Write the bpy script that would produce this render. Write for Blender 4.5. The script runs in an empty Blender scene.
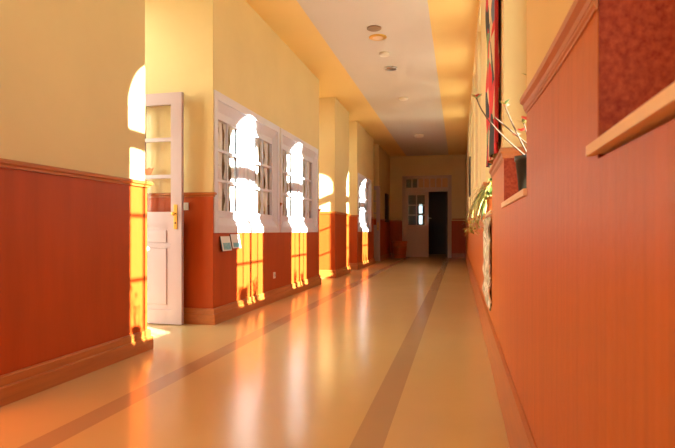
import bpy, bmesh, math, random
from mathutils import Vector, Matrix
random.seed(7)
S = bpy.context.scene
C = S.collection
PI = math.pi

# ------------------------------------------------------------------ layout
XL, XR = -2.37, 0.225          # corridor faces
YB, YF = -2.2, 19.3            # wall behind, far end wall
H = 3.54                       # ceiling
TH = 0.15                      # left wall thickness
XA = -3.52                     # back of the left alcoves
XC = -6.6                      # far side of the rooms behind the left wall
XV = -4.15                      # outer wall of the side room
WL, WR = 1.27, 1.335           # wainscot heights left / right
ALC = [(3.83, 5.03), (9.25, 10.5), (11.9, 12.9), (15.5, 16.5)]
SEG = [(YB, 3.83), (5.03, 9.25), (10.5, 11.9), (12.9, 15.5), (16.5, YF)]
HALLWIN = [6.06, 8.13, 14.0]   # centres of the white hall windows
HW = 0.955                     # half width of their hole
HZ0, HZ1 = 0.955, 2.265
NK = list(range(0, 7))        # arched windows on the right
def rec(k):                    # recess of window k
    return 1.97 + 2*(k-1), 2.945 + 2*(k-1) + (.04 if k == 0 else 0)
RD = 0.12                      # recess depth
SILL = 1.04

# ------------------------------------------------------------------ materials
def lin(c):
    return tuple(((v/255)/12.92 if v/255 <= .04045 else ((v/255+.055)/1.055)**2.4) for v in c) + (1,)
def nodes(name):
    m = bpy.data.materials.new(name); m.use_nodes = True
    nt = m.node_tree; b = nt.nodes['Principled BSDF']
    return m, nt, b
def mat(name, c, rough=.5, var=.0, scale=(6, 6, 6), bump=0., bscale=60, c2=None, metal=0, coat=0, spec=.5, detail=4, trans=0):
    m, nt, b = nodes(name)
    b.inputs['Base Color'].default_value = lin(c)
    b.inputs['Roughness'].default_value = rough
    b.inputs['Metallic'].default_value = metal
    b.inputs['Specular IOR Level'].default_value = spec
    b.inputs['Coat Weight'].default_value = coat
    b.inputs['Coat Roughness'].default_value = .12
    tc = nt.nodes.new('ShaderNodeTexCoord')
    if var or c2:
        mp = nt.nodes.new('ShaderNodeMapping'); mp.inputs['Scale'].default_value = scale
        nz = nt.nodes.new('ShaderNodeTexNoise'); nz.inputs['Scale'].default_value = 1; nz.inputs['Detail'].default_value = detail
        nz.inputs['Roughness'].default_value = .62
        rp = nt.nodes.new('ShaderNodeValToRGB')
        rp.color_ramp.elements[0].position = .3; rp.color_ramp.elements[1].position = .7
        a = lin(c)
        if c2:
            rp.color_ramp.elements[0].color = a; rp.color_ramp.elements[1].color = lin(c2)
        else:
            rp.color_ramp.elements[0].color = tuple(v*(1-var) for v in a[:3]) + (1,)
            rp.color_ramp.elements[1].color = tuple(min(1, v*(1+var)) for v in a[:3]) + (1,)
        L = nt.links.new
        L(tc.outputs['Object'], mp.inputs['Vector']); L(mp.outputs[0], nz.inputs['Vector'])
        L(nz.outputs['Fac'], rp.inputs['Fac']); L(rp.outputs['Color'], b.inputs['Base Color'])
    if bump:
        n2 = nt.nodes.new('ShaderNodeTexNoise'); n2.inputs['Scale'].default_value = bscale; n2.inputs['Detail'].default_value = 3
        bp = nt.nodes.new('ShaderNodeBump'); bp.inputs['Strength'].default_value = bump; bp.inputs['Distance'].default_value = .004
        nt.links.new(tc.outputs['Object'], n2.inputs['Vector']); nt.links.new(n2.outputs['Fac'], bp.inputs['Height'])
        nt.links.new(bp.outputs['Normal'], b.inputs['Normal'])
    return m
def palette_mat(name, cols, scale, rough=.8):
    m, nt, b = nodes(name); b.inputs['Roughness'].default_value = rough
    tc = nt.nodes.new('ShaderNodeTexCoord'); mp = nt.nodes.new('ShaderNodeMapping'); mp.inputs['Scale'].default_value = scale
    vo = nt.nodes.new('ShaderNodeTexVoronoi'); vo.inputs['Scale'].default_value = 1
    sp = nt.nodes.new('ShaderNodeSeparateColor'); rp = nt.nodes.new('ShaderNodeValToRGB')
    rp.color_ramp.interpolation = 'CONSTANT'
    while len(rp.color_ramp.elements) < len(cols): rp.color_ramp.elements.new(.5)
    for i, c in enumerate(cols):
        rp.color_ramp.elements[i].position = i/len(cols); rp.color_ramp.elements[i].color = lin(c)
    L = nt.links.new
    L(tc.outputs['Object'], mp.inputs['Vector']); L(mp.outputs[0], vo.inputs['Vector']); L(vo.outputs['Color'], sp.inputs[0])
    L(sp.outputs[0], rp.inputs['Fac']); L(rp.outputs['Color'], b.inputs['Base Color'])
    return m
def glass_mat(name, refl=.08, tint=(1, 1, 1)):
    m = bpy.data.materials.new(name); m.use_nodes = True; nt = m.node_tree; nt.nodes.clear()
    o = nt.nodes.new('ShaderNodeOutputMaterial'); t = nt.nodes.new('ShaderNodeBsdfTransparent'); g = nt.nodes.new('ShaderNodeBsdfGlossy')
    t.inputs['Color'].default_value = (*tint, 1); g.inputs['Roughness'].default_value = .03
    lw = nt.nodes.new('ShaderNodeLayerWeight'); lw.inputs['Blend'].default_value = .5
    pw = nt.nodes.new('ShaderNodeMath'); pw.operation = 'POWER'; pw.inputs[1].default_value = 5
    ma = nt.nodes.new('ShaderNodeMath'); ma.operation = 'MULTIPLY_ADD'; ma.inputs[1].default_value = .7; ma.inputs[2].default_value = .03
    mx = nt.nodes.new('ShaderNodeMixShader'); L = nt.links.new
    L(lw.outputs['Facing'], pw.inputs[0]); L(pw.outputs[0], ma.inputs[0])
    L(ma.outputs[0], mx.inputs['Fac']); L(t.outputs[0], mx.inputs[1]); L(g.outputs[0], mx.inputs[2]); L(mx.outputs[0], o.inputs['Surface'])
    return m

ALB = .78
def paint(c): return tuple(round(v*ALB**.45) for v in c)
M = {}
M['plaster'] = mat('cream_plaster', paint((240, 209, 146)), .65, .04, (1.2, 1.2, 1.2), .12, 45)
M['wains'] = mat('terracotta_paint', paint((188, 76, 24)), .45, .10, (9, 9, .9), .15, 30, detail=6, spec=.18)
M['wains_r'] = mat('terracotta_brushed_paint', paint((200, 104, 30)), .42, .11, (34, 34, 1.2), .2, 30, detail=8, spec=.22)  # same wainscot as the left; grazing sheen is put into a lighter base colour
M['jamb'] = mat('scuffed_red_paint', paint((128, 30, 8)), .5, spec=.15, c2=paint((168, 74, 40)), scale=(95, 95, 80), bump=.35, bscale=70, detail=10)
M['wood'] = mat('orange_varnished_wood', paint((192, 106, 42)), .38, .14, (14, 2, 30), coat=.2)
M['sillwood'] = mat('pale_sill_wood', (236, 202, 162), .4, .06, (20, 3, 20), coat=.2)
M['white'] = mat('white_gloss_paint', (214, 206, 212), .35, .02, (3, 3, 3))
M['floor'] = mat('beige_linoleum', paint((226, 190, 132)), .2, .04, (.8, .8, .8), spec=.65)
M['stripe'] = mat('brown_linoleum_stripe', paint((196, 158, 116)), .2, .04, (.8, .8, .8), spec=.65)
M['ceil'] = mat('ceiling_pale_paint', (210, 198, 184), .6, .02, (1, 1, 1))
M['ceily'] = mat('ceiling_yellow_paint', (238, 202, 128), .5, .02, (1, 1, 1))
M['glass'] = glass_mat('window_glass')
M['curtain'] = mat('net_curtain', (246, 238, 230), .9, .05, (8, 8, 4))
M['brass'] = mat('brass_plate', (226, 176, 84), .3, metal=.8)
M['steel'] = mat('steel', (190, 185, 178), .3, metal=.9)
M['plastic'] = mat('white_plastic', (232, 222, 204), .4)
M['black'] = mat('black_plastic', (28, 26, 26), .45)
M['soil'] = mat('potting_soil', (60, 40, 26), .95, .3, (60, 60, 60))
M['stem'] = mat('woody_stem', (96, 68, 46), .7, .2, (60, 60, 60))
M['green'] = mat('green_leaf', (82, 104, 40), .5, .2, (20, 20, 20))
M['yleaf'] = mat('variegated_leaf', (118, 124, 48), .5, c2=(214, 190, 110), scale=(30, 30, 30))
M['red'] = mat('red_petal', (196, 44, 26), .6, .15, (40, 40, 40))
M['pink'] = mat('pink_petal', (240, 190, 160), .6, .1, (40, 40, 40))
M['terra'] = mat('terracotta_pot', (186, 92, 52), .7, .1, (10, 10, 10))
M['brownmetal'] = mat('brown_lacquered_metal', (140, 108, 78), .5)
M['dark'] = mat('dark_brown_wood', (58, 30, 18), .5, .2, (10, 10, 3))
M['tub'] = mat('orange_brown_tub', (190, 92, 36), .5, .15, (20, 20, 3))
M['tapestry'] = palette_mat('woven_tapestry', [(190, 24, 28), (196, 30, 30), (214, 190, 150), (36, 30, 30), (110, 130, 84), (200, 40, 34), (196, 170, 130), (90, 96, 110)], (12, 9, 5))
M['trim_red'] = mat('red_cloth', (160, 26, 30), .8, .1, (20, 20, 20))
M['collage'] = palette_mat('paper_collage', [(214, 198, 170), (178, 160, 140), (232, 220, 200), (140, 126, 108), (196, 176, 140), (150, 150, 120)], (30, 24, 22))
M['card'] = mat('white_card', (226, 220, 214), .5)
M['teal'] = mat('teal_print', (70, 150, 170), .5, c2=(150, 190, 196), scale=(30, 30, 40))
M['orange'] = mat('orange_paper', (226, 96, 24), .6)
M['ground'] = mat('pale_paving', (200, 192, 172), .9, .1, (1, 1, 1))
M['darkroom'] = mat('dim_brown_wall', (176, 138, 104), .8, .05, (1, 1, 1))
M['fardoor'] = mat('dull_cream_paint', (190, 158, 136), .45, .03, (3, 3, 3))
M['door'] = mat('pinkish_white_door_paint', (178, 152, 154), .4, .02, (3, 3, 3))
M['frost'] = mat('frosted_tan_pane', (196, 140, 84), .5)  # opaque tan stands in for the lit lobby wall seen through clear panes
M['yard'] = mat('pale_render', (240, 232, 214), .8, .03, (1, 1, 1))
M['ext'] = mat('outside_render', (210, 190, 160), .8, .05, (1, 1, 1))

# ------------------------------------------------------------------ mesh builder
class MB:
    def __init__(s): s.bm = bmesh.new(); s.mats = []
    def mi(s, m):
        m = M[m]
        if m not in s.mats: s.mats.append(m)
        return s.mats.index(m)
    def face(s, pts, m, smooth=False):
        f = s.bm.faces.new([s.bm.verts.new(p) for p in pts]); f.material_index = s.mi(m); f.smooth = smooth; return f
    def box(s, x0, x1, y0, y1, z0, z1, m, bev=0):
        i = s.mi(m)
        v = [s.bm.verts.new((x, y, z)) for x in (x0, x1) for y in (y0, y1) for z in (z0, z1)]
        fs = [s.bm.faces.new([v[k] for k in q]) for q in ((0, 1, 3, 2), (4, 6, 7, 5), (0, 4, 5, 1), (2, 3, 7, 6), (0, 2, 6, 4), (1, 5, 7, 3))]
        for f in fs: f.material_index = i
        if bev:
            es = list({e for f in fs for e in f.edges})
            r = bmesh.ops.bevel(s.bm, geom=es, offset=bev, segments=2, affect='EDGES', profile=.5)
            for f in r['faces']: f.material_index = i
        return s
    def prism(s, prof, y0, y1, m, axis='y'):
        """profile of (a,b) extruded; axis y: (x,z) along y; axis x: (y,z) along x; axis z: (x,y) along z"""
        i = s.mi(m)
        def P(a, b, t): return {'y': (a, t, b), 'x': (t, a, b), 'z': (a, b, t)}[axis]
        A = [s.bm.verts.new(P(a, b, y0)) for a, b in prof]; B = [s.bm.verts.new(P(a, b, y1)) for a, b in prof]
        n = len(prof); fs = []
        for k in range(n): fs.append(s.bm.faces.new((A[k], A[(k+1) % n], B[(k+1) % n], B[k])))
        fs.append(s.bm.faces.new(A[::-1])); fs.append(s.bm.faces.new(B))
        for f in fs: f.material_index = i
        return s
    def lathe(s, prof, m, c=(0, 0, 0), n=28, smooth=True, axis=None):
        i = s.mi(m); R = Matrix.Identity(3)
        if axis: R = Vector((0, 0, 1)).rotation_difference(Vector(axis)).to_matrix()
        c = Vector(c); rings = []
        for r, z in prof:
            if r < 1e-5: rings.append([s.bm.verts.new(c + R @ Vector((0, 0, z)))])
            else: rings.append([s.bm.verts.new(c + R @ Vector((r*math.cos(2*PI*k/n), r*math.sin(2*PI*k/n), z))) for k in range(n)])
        for a, b in zip(rings, rings[1:]):
            for k in range(n):
                q = [a[k % len(a)], a[(k+1) % n % len(a)], b[(k+1) % n % len(b)], b[k % len(b)]]
                u = []
                for v in q:
                    if v not in u: u.append(v)
                if len(u) > 2:
                    f = s.bm.faces.new(u); f.material_index = i; f.smooth = smooth
        return s
    def tube(s, pts, r, m, n=8, r1=None):
        i = s.mi(m); pts = [Vector(p) for p in pts]; rings = []
        r1 = r if r1 is None else r1
        up = Vector((.31, .17, .93))
        for k, p in enumerate(pts):
            t = (pts[min(k+1, len(pts)-1)] - pts[max(k-1, 0)]).normalized()
            a = t.cross(up).normalized(); b = t.cross(a)
            rr = r + (r1-r)*k/(len(pts)-1)
            rings.append([s.bm.verts.new(p + rr*(a*math.cos(2*PI*j/n) + b*math.sin(2*PI*j/n))) for j in range(n)])
        for a, b in zip(rings, rings[1:]):
            for j in range(n):
                f = s.bm.faces.new((a[j], a[(j+1) % n], b[(j+1) % n], b[j])); f.material_index = i; f.smooth = True
        for ring in (rings[0][::-1], rings[-1]):
            f = s.bm.faces.new(ring); f.material_index = i
        return s
    def leaf(s, pts, w, m, side=None, thick=.0015):
        """tapering blade along pts"""
        i = s.mi(m); pts = [Vector(p) for p in pts]; n = len(pts); L = []; R_ = []; Mid = []
        for k, p in enumerate(pts):
            t = (pts[min(k+1, n-1)] - pts[max(k-1, 0)]).normalized()
            sd = (side or t.cross(Vector((0, 0, 1)))).normalized()
            nn = sd.cross(t).normalized()
            ww = w*math.sin(PI*min(.97, .12 + .86*k/(n-1)))**.7
            L.append(s.bm.verts.new(p + sd*ww + nn*ww*.25)); R_.append(s.bm.verts.new(p - sd*ww + nn*ww*.25)); Mid.append(s.bm.verts.new(p))
        for k in range(n-1):
            for A, B in ((L, Mid), (Mid, R_)):
                f = s.bm.faces.new((A[k], B[k], B[k+1], A[k+1])); f.material_index = i; f.smooth = True
        return s
    def sweep(s, path, prof, m, lift=None):
        """prof: (out, z) closed polygon; path: plan points, 'out' is to the right of travel"""
        i = s.mi(m); P = [Vector(p) for p in path]; n = len(P); rings = []
        for k in range(n):
            d0 = (P[k]-P[k-1]).normalized() if k else (P[1]-P[0]).normalized()
            d1 = (P[k+1]-P[k]).normalized() if k < n-1 else d0
            n0 = Vector((d0.y, -d0.x)); n1 = Vector((d1.y, -d1.x))
            b = (n0+n1); b = b/ b.dot(n0) if abs(b.dot(n0)) > 1e-6 else n0
            rings.append([s.bm.verts.new((P[k].x + b.x*o, P[k].y + b.y*o, z + (lift[k] if lift else 0))) for o, z in prof])
        q = len(prof)
        for a, b in zip(rings, rings[1:]):
            for j in range(q):
                f = s.bm.faces.new((a[j], a[(j+1) % q], b[(j+1) % q], b[j])); f.material_index = i
        for r in (rings[0][::-1], rings[-1]):
            f = s.bm.faces.new(r); f.material_index = i
        return s
    def build(s, name, parent=None, loc=None, solid=0):
        bmesh.ops.recalc_face_normals(s.bm, faces=s.bm.faces[:])
        me = bpy.data.meshes.new(name)
        if loc is not None: bmesh.ops.translate(s.bm, verts=s.bm.verts[:], vec=-Vector(loc))
        s.bm.to_mesh(me); s.bm.free()
        for m in s.mats: me.materials.append(m)
        o = bpy.data.objects.new(name, me); C.objects.link(o)
        if loc is not None: o.location = loc
        if parent is not None: o.parent = parent
        if solid:
            md = o.modifiers.new('thickness', 'SOLIDIFY'); md.thickness = solid; md.offset = 0
        return o
def tag(o, label, cat, group=None, kind=None):
    o['label'] = label; o['category'] = cat
    if group: o['group'] = group
    if kind: o['kind'] = kind
    return o
def empty(name, loc, label, cat, group=None, kind=None, rz=0):
    o = bpy.data.objects.new(name, None); C.objects.link(o); o.location = loc; o.rotation_euler.z = rz
    return tag(o, label, cat, group, kind)
def struct(o, label, cat): return tag(o, label, cat, None, 'structure')

# ------------------------------------------------------------------ shell
b = MB()
for x0, x1, m in ((XC-.2, -1.83, 'floor'), (-1.83, -1.69, 'stripe'), (-1.69, -.455, 'floor'), (-.455, -.315, 'stripe'), (-.315, XR+.2, 'floor')):
    b.face([(x0, YB-.2, 0), (x1, YB-.2, 0), (x1, YF+3.2, 0), (x0, YF+3.2, 0)], m)
b.box(XC-.2, XR+.2, YB-.2, YF+3.2, -.2, -.004, 'floor')
struct(b.build('floor'), 'glossy beige linoleum floor with two brown stripes running down the hall', 'floor')

XV0 = XA-.2
b = MB()
for x0, x1, m in ((XV0, -1.80, 'ceily'), (-1.80, -.35, 'ceil'), (-.35, XR+.2, 'ceily')):
    b.box(x0, x1, YB-.2, YF+3.2, H, H+.15, m)
struct(b.build('ceiling'), 'flat ceiling with pale grey middle band between yellow edge bands', 'ceiling')

def wall_col(b, x0, x1, y0, y1, wh, wm, z0=0, z1=H):
    """a solid piece of wall with painted wainscot below wh"""
    if z0 < wh: b.box(x0, x1, y0, y1, z0, min(wh, z1), wm)
    if z1 > wh: b.box(x0, x1, y0, y1, max(wh, z0), z1, 'plaster')
b = MB()
for y0, y1 in SEG:
    ws = [c for c in HALLWIN if y0 < c < y1]; y = y0
    for c in ws:
        wall_col(b, XL-TH, XL, y, c-HW, WL, 'wains')
        wall_col(b, XL-TH, XL, c-HW, c+HW, WL, 'wains', 0, HZ0)
        wall_col(b, XL-TH, XL, c-HW, c+HW, WL, 'wains', HZ1, H)
        y = c+HW
    wall_col(b, XL-TH, XL, y, y1, WL, 'wains')
b.box(XA, XL, 3.82, 3.86, 0, WL, 'wains')     # boarded wainscot stands proud at the wall's end
DW0, DW1, DH = .1, .95, 2.30   # doorway in the alcove back, measured from the far side of the alcove
XAS = [XA, XA, XA, -3.2]
for n, (a0, a1) in enumerate(ALC):
    xa = XAS[n]; dw1 = DW1+.09 if n == 0 else DW1; dh = 3.3 if n < 3 else DH  # openings enlarged out of view to let more daylight into the recesses
    wall_col(b, xa, XL-TH, a0-.06, a0, WL, 'wains')
    wall_col(b, xa, XL-TH, a1, a1+.06, WL, 'wains')
    wall_col(b, xa-.1, xa, a0-.06, a1-dw1, WL, 'wains')
    wall_col(b, xa-.1, xa, a1-DW0, a1+.06, WL, 'wains')
    wall_col(b, xa-.1, xa, a1-dw1, a1-DW0, WL, 'wains', dh)
struct(b.build('wall_left'), 'left hall wall, cream above and terracotta red wainscot below, broken by door recesses', 'wall')

b = MB()
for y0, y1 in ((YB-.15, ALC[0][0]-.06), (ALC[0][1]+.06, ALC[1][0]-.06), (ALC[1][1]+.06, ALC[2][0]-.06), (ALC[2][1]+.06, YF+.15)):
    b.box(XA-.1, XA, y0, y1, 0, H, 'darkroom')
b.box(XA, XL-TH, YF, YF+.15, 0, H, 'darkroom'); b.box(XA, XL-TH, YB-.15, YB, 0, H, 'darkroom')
struct(b.build('wall_classroom'), 'dim brown walls of the rooms behind the left hall wall', 'wall')

b = MB()
XO = XR+.2
b.box(XR, XO, YB, YF, 0, SILL, 'wains_r')
ys = [YB]
for k in NK:
    o0, o1 = rec(k)
    wall_col(b, XR, XO, ys[-1], o0, WR, 'wains_r', SILL)
    b.box(XR, XO, o0, o1, 3.36, H, 'plaster')
    # scuffed darker red lining of the reveals
    b.box(XR+.001, XR+RD, o1-.004, o1+.002, SILL, WR, 'jamb')
    b.box(XR+.001, XR+RD, o0-.002, o0+.004, SILL, WR, 'jamb')
    ys.append(o1)
wall_col(b, XR, XO, ys[-1], YF, WR, 'wains_r', SILL)
struct(b.build('wall_right'), 'right hall wall, brushed terracotta red paint with deep window recesses', 'wall')

# far wall with a double doorway
FX0, FX1, FZ = -1.90, -.29, 2.81
b = MB()
wall_col(b, XL-TH, FX0, YF, YF+.15, WL, 'wains')
wall_col(b, FX1, XO, YF, YF+.15, WL, 'wains')
wall_col(b, FX0, FX1, YF, YF+.15, WL, 'wains', FZ)
struct(b.build('wall_far'), 'shaded end wall of the hall around the double door', 'wall')
b = MB()
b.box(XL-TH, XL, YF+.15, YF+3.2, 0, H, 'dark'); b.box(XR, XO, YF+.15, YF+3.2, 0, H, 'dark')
# back of the lobby, with a narrow window hole
LX0, LX1, LZ0, LZ1 = -1.58, -1.44, 1.2, 2.0
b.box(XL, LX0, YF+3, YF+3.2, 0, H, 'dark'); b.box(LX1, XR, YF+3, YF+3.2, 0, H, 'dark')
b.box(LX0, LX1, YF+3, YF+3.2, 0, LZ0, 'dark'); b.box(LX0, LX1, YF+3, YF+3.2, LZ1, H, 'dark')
struct(b.build('wall_lobby'), 'dark walls of the lobby beyond the far double door', 'wall')
w = MB(); w.box(LX0, LX1, YF+3.08, YF+3.086, LZ0, LZ1, 'glass'); w.box(LX0, LX1, YF+3.06, YF+3.1, 1.56, 1.64, 'white')
struct(w.build('window_10'), 'narrow bright window seen through the far door panes', 'window')
BX0, BX1, BZ = -2.0, -.15, 2.95     # unseen glazed door added behind the camera to light the hall
b = MB(); wall_col(b, XL-TH, BX0, YB-.15, YB, WL, 'wains'); wall_col(b, BX1, XO, YB-.15, YB, WL, 'wains'); wall_col(b, BX0, BX1, YB-.15, YB, WL, 'wains', BZ)
w = MB(); w.box(BX0, BX1, YB-.08, YB-.076, .3, BZ, 'glass'); w.box(BX0, BX1, YB-.11, YB-.05, 0, .3, 'white')
for x in (BX0+.03, (BX0+BX1)/2, BX1-.03): w.box(x-.04, x+.04, YB-.11, YB-.05, .3, BZ, 'white')
for z in (1.1, 2.1, BZ-.03): w.box(BX0, BX1, YB-.1, YB-.06, z-.025, z+.025, 'white')
struct(w.build('door_6'), 'white glazed double door behind the camera', 'door')
struct(b.build('wall_back'), 'hall wall behind the camera', 'wall')

# ------------------------------------------------------------------ baseboards and rails
def base_prof(h=.155, mid=.1, t=.034, t2=.02):
    return [(-.004, 0), (t, 0), (t, mid-.006), (t-.006, mid), (t2, mid+.002), (t2, h-.01), (t2-.008, h), (-.004, h)]
def rail_prof(z0, z1, t=.03):
    d = z1-z0
    return [(-.004, z0), (t*.45, z0), (t*.5, z0+d*.3), (t*.95, z0+d*.5), (t, z0+d*.8), (t*.8, z1), (-.004, z1)]
lp = [[(XL, YB), (XL, 3.86), (XA+.03, 3.86)]]
for i, (a0, a1) in enumerate(ALC):
    nxt = ALC[i+1][0] if i < 3 else YF
    p = [(XAS[i]+.03, a1), (XL, a1), (XL, nxt)]
    p.append((XAS[i+1]+.03, nxt) if i < 3 else (FX0-.06, YF))
    lp.append(p)
b = MB()
for p in lp: b.sweep(p, base_prof(), 'wood')
struct(b.build('baseboard_left'), 'stepped orange-brown wooden baseboard along the left wall', 'baseboard')
b = MB()
# the rail stops at the hall windows
for p in lp:
    for q0, q1 in zip(p, p[1:]): pass
def rail_paths():
    out = []
    for p in lp:
        cur = [p[0]]
        for q0, q1 in zip(p, p[1:]):
            if q0[0] == XL and q1[0] == XL:
                for c in HALLWIN:
                    if q0[1] < c < q1[1]:
                        if c-1.01 - cur[-1][1] > .005: cur.append((XL, c-1.01))
                        if len(cur) > 1: out.append(cur)
                        cur = [(XL, c+1.01)]
            if math.dist(cur[-1], q1) > .03: cur.append(q1)
        out.append(cur)
    return out
for p in rail_paths(): b.sweep(p, rail_prof(1.258, 1.302, .034), 'wood')
struct(b.build('trim_1'), 'orange wooden chair rail on top of the left wainscot', 'chair rail')
b = MB()
b.sweep([(FX1+.06, YF), (XR, YF), (XR, YF-.3)], base_prof(), 'wood')
b.sweep([(XR, YF-.3), (XR, YB)], [(-.004, 0), (.014, 0), (.013, .262), (.017, .266), (.017, .276), (.006, .282), (-.004, .282)], 'wood')
struct(b.build('baseboard_right'), 'tall wooden baseboard with beaded top along the right wall', 'baseboard')
b = MB()
for k in NK[:-1]:
    o1 = rec(k)[1]; n0 = rec(k+1)[0]
    # rail along the pier, lifting slightly at its far end
    T = [q/10 for q in range(11)]
    path = [(XR+RD, n0)] + [(XR, n0+(o1-n0)*t) for t in T] + ([(XR+RD, o1)] if k else [])
    lift = [.034] + [.034*(1-t)**2.2 for t in T] + ([0] if k else [])
    for pr in (rail_prof(1.303, 1.347, .021), rail_prof(1.288, 1.306, .008)): b.sweep(path, pr, 'wood', lift if k == 0 else None)
o1 = rec(NK[-1])[1]
b.sweep([(FX1+.06, YF), (XR, YF), (XR, o1), (XR+RD, o1)], rail_prof(1.303, 1.347, .021), 'wood')
struct(b.build('trim_2'), 'wooden chair rail capping the right wainscot piers', 'chair rail')

# ------------------------------------------------------------------ arched windows on the right
def arch_window(n, k):
    o0, o1 = rec(k); c = o0 + .453 - (.035 if k == 0 else 0); R = .445 - (.035 if k == 0 else 0); zs = 2.865; z0 = SILL; zt = 3.36
    x0, x1 = XR+RD, XR+RD+.05
    root = empty('window_%d' % n, (x0, (o0+o1)/2, z0), 'tall arched window, number %d from the camera end of the right wall' % n, 'window', None, 'structure')
    L0 = Vector((x0, (o0+o1)/2, z0))
    f = MB(); i = f.mi('white')
    # panel with arched hole as strips of quads between the hole outline and the outer rectangle
    hole = [(c-R, z0+.02), (c-R, (z0+zs)/2), (c-R, zs)] + [(c-R*math.cos(PI*t/24), zs+R*math.sin(PI*t/24)) for t in range(1, 24)] + [(c+R, zs), (c+R, (z0+zs)/2), (c+R, z0+.02)]
    outer = []
    for (y, z) in hole:
        if z <= zs: outer.append((o0 if y < c else o1, z if z > z0+.03 else z0))
        else:
            dy, dz = y-c, z-zs; t = (zt-zs)/dz; yy = c+dy*t
            if yy < o0: t = (o0-c)/dy; outer.append((o0, zs+dz*t))
            elif yy > o1: t = (o1-c)/dy; outer.append((o1, zs+dz*t))
            else: outer.append((yy, zt))
    def ring(x): return [f.bm.verts.new((x, y, z)) for y, z in hole], [f.bm.verts.new((x, y, z)) for y, z in outer]
    h0, u0 = ring(x0); h1, u1 = ring(x1)
    for q in range(len(hole)-1):
        for vs in ((h0[q], h0[q+1], u0[q+1], u0[q]), (h1[q], u1[q], u1[q+1], h1[q+1]), (h0[q], h1[q], h1[q+1], h0[q+1])):
            f.bm.faces.new(vs).material_index = i
    f.box(x0, x1, o0, o1, z0, z0+.02, 'white')
    for yc in (o0, o1):   # corner fillers at the head
        pass
    f.face([(x0, o0, zt), (x0, o0, zt-.2), (x0, o0+.2, zt)], 'white'); f.face([(x0, o1, zt), (x0, o1, zt-.2), (x0, o1-.2, zt)], 'white')
    f.build('frame', root, L0).location = (0, 0, 0)
    t = MB(); t.box(x0+.005, x1-.005, c-R, c+R, 2.585, 2.725, 'white', .004); t.build('transom', root, L0).location = (0, 0, 0)
    s = MB()
    for sd in (-1, 1):
        ya, yb = sorted((c+sd*.012, c+sd*R))
        st = MB()
        st.box(x0+.008, x1-.008, c+sd*(R-.035)-.0 if sd > 0 else c-R, c+R if sd > 0 else c-R+.035, z0+.02, 2.585, 'white')
        st.box(x0+.008, x1-.008, min(c+sd*.002, c+sd*.018), max(c+sd*.002, c+sd*.018), z0+.02, 2.585, 'white')
        st.box(x0+.008, x1-.008, ya, yb, z0+.02, z0+.035, 'white')
        for zb in (1.60, 2.085): st.box(x0+.014, x1-.014, ya, yb, zb-.011, zb+.011, 'white')
        st.box(x0+.016, x1-.016, (ya+yb)/2-.007, (ya+yb)/2+.007, z0+.03, 2.585, 'white')
        so = st.build('casement', root, L0); so.location = (0, 0, 0)
        p = MB(); p.box(x0+.024, x0+.027, ya, yb, z0+.04, 2.585, 'glass'); po = p.build('pane', so, L0); po.location = (0, 0, 0)
    g = MB(); pts = [(c-R*math.cos(PI*t/24), zs+R*math.sin(PI*t/24)) for t in range(25)] + [(c+R, 2.725), (c-R, 2.725)]
    g.prism(pts, x0+.024, x0+.027, 'glass', 'x'); g.build('fanlight_pane', root, L0).location = (0, 0, 0)
    sl = MB()
    if k == 0:   # the nearest sill tapers slightly off the wall line
        sl.prism([(XR-.034, o0-.03), (XR-.014, o1+.022), (XR+.002, o1+.022), (XR+.002, o1), (x0, o1), (x0, o0), (XR, o0), (XR, o0-.03)], 1.047, 1.064, 'sillwood', 'z')
    else:
        sl.prism([(XR-.012, o0-.012), (XR-.012, o1+.012), (XR+.002, o1+.012), (XR+.002, o1), (x0, o1), (x0, o0), (XR+.002, o0), (XR+.002, o0-.012)], 1.04, 1.064, 'sillwood', 'z')
    sl.build('window_sill', root, L0).location = (0, 0, 0)
for n, k in enumerate(NK): arch_window(n+1, k)

# ------------------------------------------------------------------ white hall windows on the left
ORD = ['nearest', 'second', 'far']
def curtain(c0, c1, z0, z1, x, label):
    m = MB(); i = m.mi('curtain'); N, K = 120, 36; V = []
    w = c1-c0
    for r in range(K+1):
        tz = r/K; z = z0 + (z1-z0)*tz; row = []
        for q in range(N+1):
            u = q/N; ph = 2*PI*4*u
            row.append(m.bm.verts.new((x - .010*math.cos(ph) + .003*math.sin(3*ph+9*tz), c0 + w*u + .010*math.sin(14*tz + 9*u), z)))
        V.append(row)
    # four gathered lengths of net, waisted where they are pinched, with slits between
    for r in range(K):
        tz = (r+.5)/K
        for q in range(N):
            u = (q+.5)/N; fr = (u*4) % 1; k = int(u*4)
            hw = .36 + .09*math.sin(2*PI*3*tz + k*.9) + (.1 if r < 2 or r > K-3 else 0)
            if abs(fr-.5) > hw: continue
            f = m.bm.faces.new((V[r][q], V[r][q+1], V[r+1][q+1], V[r+1][q])); f.material_index = i; f.smooth = True
    o = m.build('net_curtain', None, (x, (c0+c1)/2, z0), .002)
    return tag(o, label, 'curtain', 'net curtains behind the hall windows')
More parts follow.
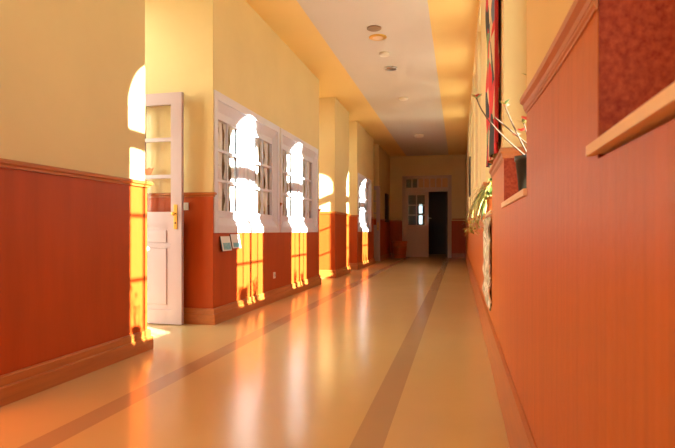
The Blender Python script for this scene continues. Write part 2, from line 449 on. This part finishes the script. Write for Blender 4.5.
for n, c in enumerate(HALLWIN):
    org = Vector((XL, c, HZ0))
    root = empty('window_%d' % (11+n), org, '%s white double casement window in the left hall wall' % ORD[n], 'window', None, 'structure')
    def put(mb, name, par=None):
        o = mb.build(name, par or root, org); o.location = (0, 0, 0); return o
    xs = XL-.055                                   # face of the sashes
    f = MB()
    xo = XL+.014
    f.box(XL-.02, xo, c-1.01, c-.935, .9, 2.32, 'white', .004); f.box(XL-.02, xo, c+.935, c+1.01, .9, 2.32, 'white', .004)
    f.box(XL-.02, xo, c-.935, c+.935, 2.235, 2.32, 'white', .004); f.box(XL-.02, xo, c-.935, c+.935, .9, .965, 'white', .004)
    # splayed head, apron and sides leading in to the sash
    f.prism([(XL+.002, 2.24), (xs, 2.15), (xs-.02, 2.15), (xs-.02, 2.24)], c-.937, c+.937, 'white')
    f.prism([(XL+.006, .96), (XL+.006, .975), (xs, 1.06), (xs-.02, 1.06), (xs-.02, .96)], c-.937, c+.937, 'white')
    for sd in (-1, 1):
        f.prism([(XL, c+sd*.938), (xs-.02, c+sd*.938), (xs-.02, c+sd*.915), (xs, c+sd*.915)], .96, 2.24, 'white', 'z')
    put(f, 'frame')
    u = MB(); u.box(xs-.03, xs+.012, c-.10, c+.10, 1.06, 2.15, 'white', .004); u.box(xs+.008, xs+.022, c-.012, c+.012, 1.06, 2.15, 'white'); put(u, 'mullion')
    for sd in (-1, 1):
        g0, g1 = sorted((c+sd*.235, c+sd*.865)); s0, s1 = sorted((c+sd*.10, c+sd*.917))
        k = MB()
        k.box(xs-.03, xs, s0, g0, 1.06, 2.15, 'white'); k.box(xs-.03, xs, g1, s1, 1.06, 2.15, 'white')
        k.box(xs-.03, xs, g0, g1, 1.06, 1.13, 'white'); k.box(xs-.03, xs, g0, g1, 2.07, 2.15, 'white')
        # raised bead round the glass
        for (p0, p1, q0, q1) in ((g0-.02, g0, 1.11, 2.09), (g1, g1+.02, 1.11, 2.09), (g0, g1, 1.11, 1.13), (g0, g1, 2.07, 2.09)):
            k.box(xs, xs+.008, p0, p1, q0, q1, 'white')
        ko = put(k, 'casement')
        mu = MB()
        for q in (1,): mu.box(xs-.02, xs-.002, g0+(g1-g0)*q/2-.009, g0+(g1-g0)*q/2+.009, 1.13, 2.07, 'white')
        for q in (1, 2): mu.box(xs-.02, xs+.001, g0, g1, 1.13+.94*q/3-.014, 1.13+.94*q/3+.014, 'white')
        put(mu, 'glazing_bars', ko)
        gl = MB(); gl.box(xs-.016, xs-.013, g0, g1, 1.13, 2.07, 'glass'); put(gl, 'pane', ko)
        curtain(g0-.01, g1+.01, 1.08, 2.13, xs-.048, 'gathered white net curtain behind the %s casement of the %s hall window' % ('left' if sd < 0 else 'right', ORD[n]))

# ------------------------------------------------------------------ alcove doors
def alcove_door(n, a1, is_open, label):
    """glazed leaf hinged at the back of a recess; open: folded towards the recess's far side"""
    wd, ht, t = .845, 2.266, .042; xa = XAS[n-1]
    root = bpy.data.objects.new('door_%d' % n, None); C.objects.link(root); struct(root, label, 'door')
    fy0, fy1 = a1-(DW1+.09 if n == 1 else DW1), a1-DW0
    f = MB()
    f.box(xa-.11, xa+.018, fy0-.07, fy0, 0, 3.35 if n < 4 else DH+.07, 'white'); f.box(xa-.11, xa+.018, fy1, fy1+.07, 0, 3.35 if n < 4 else DH+.07, 'white')
    f.box(xa-.11, xa+.018, fy0, fy1, DH, DH+.07, 'white')
    if n < 4:
        f.box(xa-.09, xa, fy0, fy1, 3.25, 3.3, 'white'); f.box(xa-.07, xa-.066, fy0, fy1, DH+.07, 3.25, 'glass')  # unseen transom glazing added so daylight brightens the recess
    struct(f.build('trim_%d' % (2+n)), 'white door frame with transom around the door of recess number %d from the camera' % n, 'door frame')
    ang = 0
    if is_open:
        root.location = (xa+.04, a1-(.095 if n == 4 else .11), .008); ang = -.03 if n == 1 else 0; root.rotation_euler.z = ang
    else: root.location = (xa-.05, fy1-.002, .008); root.rotation_euler.z = -PI/2
    l = MB()
    g0, g1 = .11, wd-.115
    l.box(0, g0, 0, t, 0, ht, 'door'); l.box(g1, wd, 0, t, 0, ht, 'door')
    l.box(g0, g1, 0, t, 2.15, ht, 'door'); l.box(g0, g1, 0, t, .97, 1.10, 'door'); l.box(g0, g1, 0, t, 0, .14, 'door')
    l.box(g0, g1, .012, t-.012, .14, .97, 'door')
    for (a, bb, z0, z1) in ((g0+.05, g1-.05, .80, .92), (g0+.05, g1-.05, .19, .74)):
        l.box(a, bb, .004, t-.004, z0, z1, 'door', .006)
    l.box(g0, g1, .002, t-.002, .745, .785, 'door', .004)
    l.build('leaf', root)
    q = MB()
    for z in (1.447, 1.81): q.box(g0, g1, .008, t-.008, z-.018, z+.018, 'door')
    q.box((g0+g1)/2-.016, (g0+g1)/2+.016, .008, t-.008, 1.1, 2.15, 'door')
    q.build('glazing_bars', root)
    g = MB(); g.box(g0, g1, .019, .023, 1.1, 2.15, 'glass'); g.build('glass_pane', root)
    for k in (-1, 1):
        yf = 0 if k < 0 else t
        h = MB(); h.box(wd-.083, wd-.043, min(yf, yf+k*.006), max(yf, yf+k*.006), .93, 1.17, 'brass', .002)
        h.lathe([(0, 0), (.008, 0), (.008, .006), (0, .006)], 'dark', (wd-.063, yf+k*.004, .99), 12, axis=(0, k, 0))
        ho = h.build('handle_plate', root); ho['label'] = 'brass handle plate'
        v = MB(); v.tube([(wd-.063, yf+k*.004, 1.08), (wd-.063, yf+k*.04, 1.08)], .009, 'brass'); v.lathe([(0, 0), (.016, .002), (.021, .014), (.016, .026), (0, .03)], 'brass', (wd-.063, yf+k*.032, 1.08), 16, axis=(0, k, 0)); v.build('knob', ho)
    for z in (.25, 1.2, 2.0):
        hg = MB(); hg.lathe([(0, 0), (.009, 0), (.009, .09), (0, .09)], 'steel', (-.004, .0, z), 12); hg.build('hinge', root)
    return root
dn = ['white glazed door folded open in the nearest left recess', 'white glazed door closed in the second left recess', 'white glazed door closed in the third left recess', 'white glazed door folded open in the farthest left recess']
for n, (a0, a1) in enumerate(ALC):
    dr = alcove_door(n+1, a1, n in (0, 3), dn[n])
    if n == 0: first_door = dr
# small orange paper cut-out stuck on the open door's glass
o = MB(); o.prism([(-.05, .0), (.005, .0), (.045, .075), (.02, .06), (-.01, .075), (-.035, .06), (-.07, .075)], -.002, .002, 'orange')
o = tag(o.build('paper_cutout', None), 'small orange paper cut-out stuck on the glass of the open white door', 'decoration')
lc = Vector((.49, .017, 1.467)); a = first_door.rotation_euler.z
o.location = first_door.location + Vector((lc.x*math.cos(a)-lc.y*math.sin(a), lc.x*math.sin(a)+lc.y*math.cos(a), lc.z)); o.rotation_euler.z = a

# far double door
def far_door():
    root = empty('door_5', (0, YF, 0), 'white double door in the end wall, right side standing open to the dark', 'door', None, 'structure')
    def put(mb, name, par=root): 
        o = mb.build(name, par, (0, YF, 0)); o.location = (0, 0, 0); return o
    f = MB(); y0, y1 = YF-.03, YF+.16
    f.box(FX0-.04, FX0+.09, y0, y1, 0, FZ+.03, 'fardoor', .006); f.box(FX1-.09, FX1+.04, y0, y1, 0, FZ+.03, 'fardoor', .006)
    f.box(FX0, FX1, y0, y1, FZ-.07, FZ+.03, 'fardoor', .006); f.box(FX0, FX1, y0, y1, 2.29, 2.43, 'fardoor', .006)
    put(f, 'frame')
    tb = MB(); n = 7; a0, a1 = FX0+.09, FX1-.09
    for i in range(1, n): x = a0+(a1-a0)*i/n; tb.box(x-.022, x+.022, YF, YF+.05, 2.43, FZ-.07, 'fardoor')
    put(tb, 'transom_bars')
    for i in range(n):
        tg = MB(); tg.box(a0+(a1-a0)*i/n, a0+(a1-a0)*(i+1)/n, YF+.02, YF+.024, 2.43, FZ-.07, 'glass' if i < 2 else 'frost'); put(tg, 'transom_pane')
    xm = -1.075
    l = MB(); x0, x1 = FX0+.092, xm+.03; ya, yb = YF+.02, YF+.062
    g0, g1, z0, z1 = x0+.075, x1-.12, 1.13, 2.17
    l.box(x0, g0, ya, yb, .01, 2.285, 'fardoor'); l.box(g1, x1, ya, yb, .01, 2.285, 'fardoor')
    l.box(g0, g1, ya, yb, z1, 2.285, 'fardoor'); l.box(g0, g1, ya, yb, .01, z0, 'fardoor')
    l.box(g0+.03, g1-.03, ya-.006, ya+.01, .16, .55, 'fardoor', .004); l.box(g0+.03, g1-.03, ya-.006, ya+.01, .62, 1.04, 'fardoor', .004)
    l.box(x1-.05, x1+.015, ya-.012, ya, .01, 2.285, 'fardoor', .003)
    lo = put(l, 'closed_leaf')
    q = MB(); q.box((g0+g1)/2-.02, (g0+g1)/2+.02, ya+.006, yb-.006, z0, z1, 'fardoor')
    for z in (1.477, 1.823): q.box(g0, g1, ya+.006, yb-.006, z-.018, z+.018, 'fardoor')
    put(q, 'glazing_bars', lo)
    p = MB(); p.box(g0, g1, ya+.018, ya+.022, z0, z1, 'glass'); put(p, 'pane', lo)
    h = MB(); h.box(x1-.03, x1+.012, ya-.02, ya-.011, 1.22, 1.48, 'steel'); h.tube([(x1-.01, ya-.012, 1.37), (x1-.01, ya-.06, 1.37), (x1+.02, ya-.066, 1.37), (x1+.12, ya-.066, 1.36)], .014, 'steel'); put(h, 'lever_handle', lo)
    # right leaf swung back into the lobby
    r = MB(); xr = FX1-.12
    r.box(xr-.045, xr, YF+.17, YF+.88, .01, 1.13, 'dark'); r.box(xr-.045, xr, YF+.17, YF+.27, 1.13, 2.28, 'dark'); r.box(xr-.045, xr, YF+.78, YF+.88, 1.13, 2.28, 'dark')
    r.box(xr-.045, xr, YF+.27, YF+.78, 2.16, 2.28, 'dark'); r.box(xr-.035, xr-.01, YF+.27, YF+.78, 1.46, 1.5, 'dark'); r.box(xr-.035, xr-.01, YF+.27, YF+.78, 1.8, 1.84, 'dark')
    ro = put(r, 'open_leaf')
    p = MB(); p.box(xr-.025, xr-.021, YF+.27, YF+.78, 1.13, 2.16, 'glass'); put(p, 'pane', ro)
far_door()

# ------------------------------------------------------------------ small fixtures on the left
def switch(name, loc, nrm, w, h, label, cat, sock=False):
    r = empty(name, loc, label, cat); ax = nrm
    s = MB()
    if ax == 'y': s.box(-w/2, w/2, -.02, .0, -h/2, h/2, 'plastic', .004)
    else: s.box(0, .014, -w/2, w/2, -h/2, h/2, 'plastic', .004)
    s.build('plate', r)
    k = MB()
    if ax == 'y': k.box(-w*.28, w*.28, -.026, -.018, -h*.3, h*.3, 'plastic', .003)
    elif sock: k.lathe([(.022, .0135), (.022, .0165), (.018, .0165), (.018, .0145), (0, .0145)], 'steel', (0, 0, 0), 20, axis=(1, 0, 0))
    else: k.box(.012, .02, -w*.28, w*.28, -h*.3, h*.3, 'plastic', .003)
    k.build('socket_face' if sock else 'rocker', r)
switch('light_switch', (-2.665, 5.03, 1.165), 'y', .075, .075, 'small cream light switch beside the open door edge', 'light switch')
switch('power_socket', (XL, 6.86, .34), 'x', .07, .08, 'small white power socket low on the red wall under the hall window', 'socket', True)
def flyer(y, z, tw, lab, frac):
    r = empty('leaflet', (XL, y, z), lab, 'leaflet', 'leaflets pinned under the hall window')
    w, h = .225, .15
    def tilt(zz, out): return .004 + out + (1-zz/h)*.028
    def slab(za, zb, out, t, m, a=-w/2, e=w/2):
        mb = MB()
        pr = [(tilt(za, out), za), (tilt(za, out)+t, za), (tilt(zb, out)+t, zb), (tilt(zb, out), zb)]
        mb.prism(pr, a, e, m); return mb
    slab(0, h, 0, .006, 'black', -w/2-.012, w/2).build('backing', r)
    slab(.002, h, .006, .002, 'card').build('sheet', r)
    slab(.012, h*frac, .008, .0008, 'teal', -w*.38, w*.44).build('printed_picture', r)
    r.rotation_euler.x = tw
flyer(5.295, .715, -.0, 'white leaflet with blue-green picture, nearer of two on the red wall below window', .55)
flyer(5.545, .735, -.0, 'white leaflet with pale print, farther of two on the red wall below window', .4)
k = MB(); k.lathe([(0, 0), (.012, 0), (.009, .02), (.018, .03), (.016, .042), (0, .046)], 'plastic', (0, 0, 0), 16, axis=(0, 1, 0))
tag(k.build('door_stop'), 'small white knob on the end face of the near left wall', 'knob').location = (XL-.02, 3.858, .78)
n = empty('notice_board', (XL, 18.2, 1.22), 'narrow dark framed board hanging on the left wall near the end', 'notice board')
f = MB(); f.box(0, .05, -.3, -.25, 0, .93, 'dark'); f.box(0, .05, .25, .3, 0, .93, 'dark'); f.box(0, .05, -.25, .25, 0, .05, 'dark'); f.box(0, .05, -.25, .25, .88, .93, 'dark'); f.build('frame', n)
f = MB(); f.box(0, .03, -.25, .25, .05, .88, 'dark'); f.build('panel', n)
# tub by the far door
t = empty('wooden_tub', (-1.99, 18.93, 0), 'orange-brown round tub standing left of the far double door', 'tub')
b = MB(); b.lathe([(0, .0), (.20, 0), (.205, .02), (.235, .30), (.25, .5), (.235, .5), (.22, .3), (.19, .04), (0, .04)], 'tub', n=32); b.build('body', t)
b = MB(); b.lathe([(.252, .5), (.268, .505), (.272, .56), (.25, .575), (.232, .565), (.234, .5), (.252, .5)], 'tub', n=32); b.build('rim', t)
for z, r in ((.1, .2175), (.36, .2435)):
    b = MB(); b.lathe([(r-.004, z), (r+.006, z), (r+.009, z+.03), (r-.002, z+.03), (r-.004, z)], 'wood', n=32); b.build('hoop', t)

# ------------------------------------------------------------------ ceiling fixtures
def fix(name, y, r, h, m, label, x=-1.07, group='round fittings along the ceiling'):
    o = empty(name, (x, y, H), label, 'ceiling fitting', group)
    b = MB(); b.lathe([(0, 0), (r, 0), (r, -h*.5), (r*.92, -h*.8), (r*.6, -h*.82)], m, n=32); b.build('housing', o)
    b = MB(); b.lathe([(r*.62, -h*.8), (r*.5, -h), (0, -h*1.05)], {'brass': 'sillwood', 'brownmetal': 'brownmetal', 'steel': 'steel'}.get(m, 'plastic'), n=32); b.build('cover', o)
def yat(ypx): return 550*2.62/(231-ypx)
for ypx, r, h, m, lab in ((28, .095, .02, 'brownmetal', 'flat brown round ceiling fitting, nearest of the row'), (37, .12, .02, 'brass', 'flat tan round ceiling fitting just beyond the brown one'),
        (53, .075, .05, 'plastic', 'small pale round detector third along the ceiling'), (68, .10, .03, 'steel', 'flat grey round ceiling fitting fourth along the row'),
        (98, .09, .04, 'plastic', 'small pale round ceiling fitting fifth along the row'), (135, .13, .07, 'plastic', 'round white ceiling lamp nearest the far door')):
    zc = yat(ypx); fix('ceiling_fitting', (zc-1.07*.2157)/.9765, r, h, m, lab)

# ------------------------------------------------------------------ right wall hangings
tp = empty('tapestry', (XR-.002, 3.55, 2.9), 'red patterned woven tapestry hanging on the right wall above the chair rail', 'tapestry')
m = MB(); i = m.mi('tapestry'); N, K = 48, 30; V = []
for r in range(K+1):
    z = -1.54 + 1.54*r/K; row = []
    for q in range(N+1):
        u = q/N; amp = .006+.011*(1-r/K)
        row.append(m.bm.verts.new((-.026 + amp*math.sin(u*19+1.3*math.sin(r*.2)) - .006*math.sin(r*.5+u*4), -.42+.84*u, z)))
    V.append(row)
for r in range(K):
    for q in range(N):
        f = m.bm.faces.new((V[r][q], V[r][q+1], V[r+1][q+1], V[r+1][q])); f.material_index = i; f.smooth = True
m.build('cloth', tp, None, .006)
m = MB(); m.box(-.034, -.014, -.455, -.425, -1.5, 0, 'trim_red', .004); m.build('red_border', tp)
m = MB(); m.tube([(-.03, -.48, .01), (-.03, .46, .01)], .014, 'dark', 12); m.build('rod', tp)
for y in (-.4, .4):
    m = MB(); m.box(-.036, .001, y-.012, y+.012, -.004, .03, 'steel'); m.build('bracket', tp)

cl = MB(); i = cl.mi('collage'); N, K = 30, 30; V = []
for r in range(K+1):
    z = -.66 + .66*r/K; row = []
    for q in range(N+1):
        u = q/N
        row.append(cl.bm.verts.new((-.014 + .004*math.sin(u*9+r*.7) + .005*math.sin(r*.9+2*u), -.46+.92*u + .012*math.sin(r*1.3), z + .012*math.sin(u*15)*(1-r/K))))
    V.append(row)
for r in range(K):
    for q in range(N):
        f = cl.bm.faces.new((V[r][q], V[r][q+1], V[r+1][q+1], V[r+1][q])); f.material_index = i; f.smooth = True
o = cl.build('wall_hanging', None, None, .012); o.location = (XR, 4.46, 1.02)
tag(o, 'crinkled pale mottled paper hanging below the windowsill of the trailing plant', 'wall hanging')
pf = empty('picture_frame', (XR, 11.3, 1.62), 'dark framed picture far along the right wall', 'picture')
f = MB(); f.box(-.03, 0, -.3, -.26, 0, .75, 'dark'); f.box(-.03, 0, .26, .3, 0, .75, 'dark'); f.box(-.03, 0, -.26, .26, 0, .04, 'dark'); f.box(-.03, 0, -.26, .26, .71, .75, 'dark'); f.build('frame', pf)
f = MB(); f.box(-.014, 0, -.26, .26, .04, .71, 'tapestry'); f.build('picture', pf)

# ------------------------------------------------------------------ plants on the sills
ST = 1.064
def pot(root, r0, r1, h, m):
    b = MB(); b.lathe([(0, 0), (r0, 0), (r1, h-.02), (r1+.004, h-.018), (r1+.004, h), (r1-.006, h), (r1-.008, h-.02), (0, h-.02)], m, n=28); b.build('pot', root)
    b = MB(); b.lathe([(r1-.009, h-.0195), (r1*.5, h-.012), (0, h-.010)], 'soil', n=20); b.build('soil', root)
def flower(b, p, r, m):
    p = Vector(p)
    for a in range(5):
        d = Vector((math.cos(a*1.257), math.sin(a*1.257)*.8, .45)).normalized()
        b.leaf([p, p+d*r*.5, p+d*r], r*.45, m)
def quad(p0, p1, p2, n=9):
    p0, p1, p2 = map(Vector, (p0, p1, p2))
    return [(1-t)**2*p0 + 2*t*(1-t)*p1 + t*t*p2 for t in [k/n for k in range(n+1)]]
# dark pot with a thorny flowering plant (near recess)
r = empty('flowering_plant', (.262, 2.16, ST), 'thorny stemmed plant with red flowers in a dark pot on windowsill', 'potted plant')
pot(r, .043, .055, .135, 'black')
st = MB(); stems = [((0, 0, .12), (-.17, 0, .265), (-.195, .04, .37)), ((0, .0, .12), (-.07, -.02, .25), (-.09, .05, .345)), ((0, .01, .12), (.0, .04, .2), (-.02, .05, .27)), ((0, 0, .12), (.03, -.05, .25), (-.012, -.05, .42)), ((.01, 0, .12), (.05, .04, .2), (.02, .1, .24))]
for p in stems: st.tube(quad(*p),   .0036, 'stem', 7, .0022)
st.tube(quad((-.13, .02, .29), (-.05, .02, .22), (.0, .0, .17)), .003, 'stem', 6)
st.build('stems', r)
lf = MB()
for p in stems:
    e = Vector(p[2])
    for a in range(4):
        d = Vector((math.cos(a*1.7+e.x*30), math.sin(a*1.7+e.x*30), .5)).normalized()
        lf.leaf([e-d*.004, e+d*.014, e+d*.03], .007, 'green' if a % 2 else 'yleaf')
lf.build('leaves', r)
for (p, rr, mm) in (((-.195, .04, .372), .024, 'red'), ((-.085, .05, .335), .018, 'pink'), ((-.012, .0, .27), .03, 'red'), ((.015, .1, .235), .024, 'red'), ((-.05, .02, .215), .02, 'pink'), ((-.03, .03, .235), .02, 'red')):
    b = MB(); flower(b, p, rr, mm); b.build('flower', r)
# variegated trailing plant (next recess)
def trailing(name, loc, label, n, spread, seed, pm):
    random.seed(seed)
    r = empty(name, loc, label, 'potted plant')
    pot(r, .05, .062, .11, pm)
    lf = MB()
    for q in range(n):
        a = random.uniform(0, 2*PI); L = random.uniform(.5, 1)*spread
        dx, dy = math.cos(a)*L, math.sin(a)*L
        if dx > .06: dx = random.uniform(-.05, .06)
        top = random.uniform(.10, .20); end = random.uniform(-.16, .10) if dx < -.07 else random.uniform(.02, .2)
        p = quad((0, 0, .09), (dx*.5, dy*.5, .11+top), (dx, dy, .05+end), 8)
        lf.leaf(p, random.uniform(.006, .011), random.choice(['yleaf', 'yleaf', 'green']))
    for q in range(7):   # trailing runners with plantlets
        a = random.uniform(2.2, 4.0); dx, dy = math.cos(a)*spread*.85, math.sin(a)*spread*.8
        e = Vector((dx, dy, -.05 - random.uniform(0, .12)))
        lf.tube(quad((0, 0, .1), (dx*.7, dy*.7, .2), e, 8), .0025, 'yleaf', 6)
        for k in range(8):
            d = Vector((math.cos(k*.8), math.sin(k*.8), random.uniform(-.5, .5)))
            lf.leaf(quad(e, e+d*.04+Vector((0, 0, .02)), e+d*.07, 4), .005, 'yleaf')
    lf.build('leaves', r)
    return r
trailing('trailing_plant', (.262, 4.28, ST), 'variegated trailing plant spilling from windowsill over the mottled wall hanging', 120, .215, 3, 'terra')
# bushy plants further along, they throw shadows into the sun patches
def bushy(loc, label, seed, h=.2):
    random.seed(seed)
    r = empty('bushy_plant', loc, label, 'potted plant')
    pot(r, .045, .056, .10, 'terra')
    st = MB(); lf = MB()
    for q in range(4):
        a = q*1.6+seed; e = Vector((math.cos(a)*.02, math.sin(a)*.06, .1+h*random.uniform(.6, 1)))
        pts = quad((0, 0, .08), (e.x*.3, e.y*.9, .1+h*.3), e, 6); st.tube(pts, .006, 'green', 6, .003)
        for p in pts[1:]:
            for k in range(3):
                aa = random.uniform(0, 6.3); d = Vector((math.cos(aa)*.6, math.sin(aa), random.uniform(-.1, .6))).normalized()
                lf.leaf([p, p+d*.025, p+d*.05], .014, 'green')
    st.build('stems', r); lf.build('leaves', r)
bushy((.27, 4.62, ST), 'bushy green plant beside the trailing plant on its windowsill', 5)
for q, (k, lab) in enumerate(((3, 'bushy green plant on the third windowsill in view'), (5, 'bushy green plant on the fifth windowsill in view'), (6, 'bushy green plant on the farthest windowsill'))):
    bushy((.27, rec(k)[0]+.3, ST), lab + ', nearer one', 10+q, .2); bushy((.27, rec(k)[0]+.66, ST), lab + ', farther one', 20+q, .13)

# ------------------------------------------------------------------ outside ground
b = MB(); b.box(XO+.02, 60, -60, 80, -.5, -.35, 'ground'); b.box(-60, -6.9, -60, 80, -.5, -.35, 'ground'); b.box(-6.9, XO+.02, -60, YB-.3, -.5, -.35, 'ground'); b.box(-6.9, XO+.02, YF+3.3, 80, -.5, -.35, 'ground')
struct(b.build('ground_outside'), 'pale paving outside the right windows', 'ground')

b = MB(); b.box(-14, -13.2, -14, 22, -.35, 9, 'yard')  # unseen building added to bounce sunlight into the left recesses
for y in range(-12, 22, 4):
    for z in (1.2, 4.6): b.box(-13.2, -13.15, y, y+1.2, z, z+1.8, 'white')
struct(b.build('wall_yard'), 'pale sunlit building across the yard', 'wall')
# ------------------------------------------------------------------ light, world, camera
d = Vector((-1, .59, -.383)).normalized()
sl = bpy.data.lights.new('sun', 'SUN'); sl.energy = 180; sl.color = (.86, .96, .88); sl.angle = math.radians(.6)
so = bpy.data.objects.new('sun', sl); C.objects.link(so); so.rotation_euler = d.to_track_quat('-Z', 'Y').to_euler(); so.location = (6, -2, 5)
w = bpy.data.worlds.new('sky'); S.world = w; w.use_nodes = True
bg = w.node_tree.nodes['Background']; bg.inputs['Color'].default_value = (.70, .93, 1, 1); bg.inputs['Strength'].default_value = 6.8
for n, k in enumerate(NK):
    o0, o1 = rec(k)
    pl = bpy.data.lights.new('window_daylight', 'AREA'); pl.shape = 'RECTANGLE'; pl.size = o1-o0; pl.size_y = 2.3; pl.cycles.is_portal = True
    po = bpy.data.objects.new('window_daylight', pl); C.objects.link(po); po.location = (XO+.01, (o0+o1)/2, 2.2)
    po.rotation_euler = (PI/2, 0, PI/2)
for a0, a1 in ALC[:3]:
    pl = bpy.data.lights.new('recess_daylight', 'AREA'); pl.shape = 'RECTANGLE'; pl.size = .9; pl.size_y = 3.2; pl.cycles.is_portal = True
    po = bpy.data.objects.new('recess_daylight', pl); C.objects.link(po); po.location = (XA-.13, a1-.53, 1.65); po.rotation_euler = (PI/2, 0, -PI/2)
pl = bpy.data.lights.new('door_daylight', 'AREA'); pl.shape = 'RECTANGLE'; pl.size = BX1-BX0; pl.size_y = BZ-.3; pl.cycles.is_portal = True
po = bpy.data.objects.new('door_daylight', pl); C.objects.link(po); po.location = ((BX0+BX1)/2, YB-.16, (BZ+.3)/2); po.rotation_euler = (PI/2, 0, 0)
cam = bpy.data.cameras.new('camera'); cam.sensor_width = 36; cam.lens = 550/675*36
cam.shift_y = 7/675; cam.clip_start = .02
cam.dof.use_dof = True; cam.dof.focus_distance = 5.5; cam.dof.aperture_fstop = 8
co = bpy.data.objects.new('camera', cam); C.objects.link(co); co.location = (0, 0, .92)
co.rotation_euler = (PI/2, 0, math.atan(121.5/550))
S.camera = co
S.view_settings.view_transform = 'Standard'; S.view_settings.look = 'None'; S.view_settings.gamma = 1; S.view_settings.use_curve_mapping = False
S.view_settings.exposure = -1.5
S.cycles.use_denoising = True
S.cycles.max_bounces = 14; S.cycles.diffuse_bounces = 8; S.cycles.transparent_max_bounces = 16
S.cycles.sample_clamp_indirect = 10
S.cycles.caustics_reflective = False
S.cycles.use_guiding = True
S.cycles.use_surface_guiding = True
S.cycles.guiding_training_samples = 32
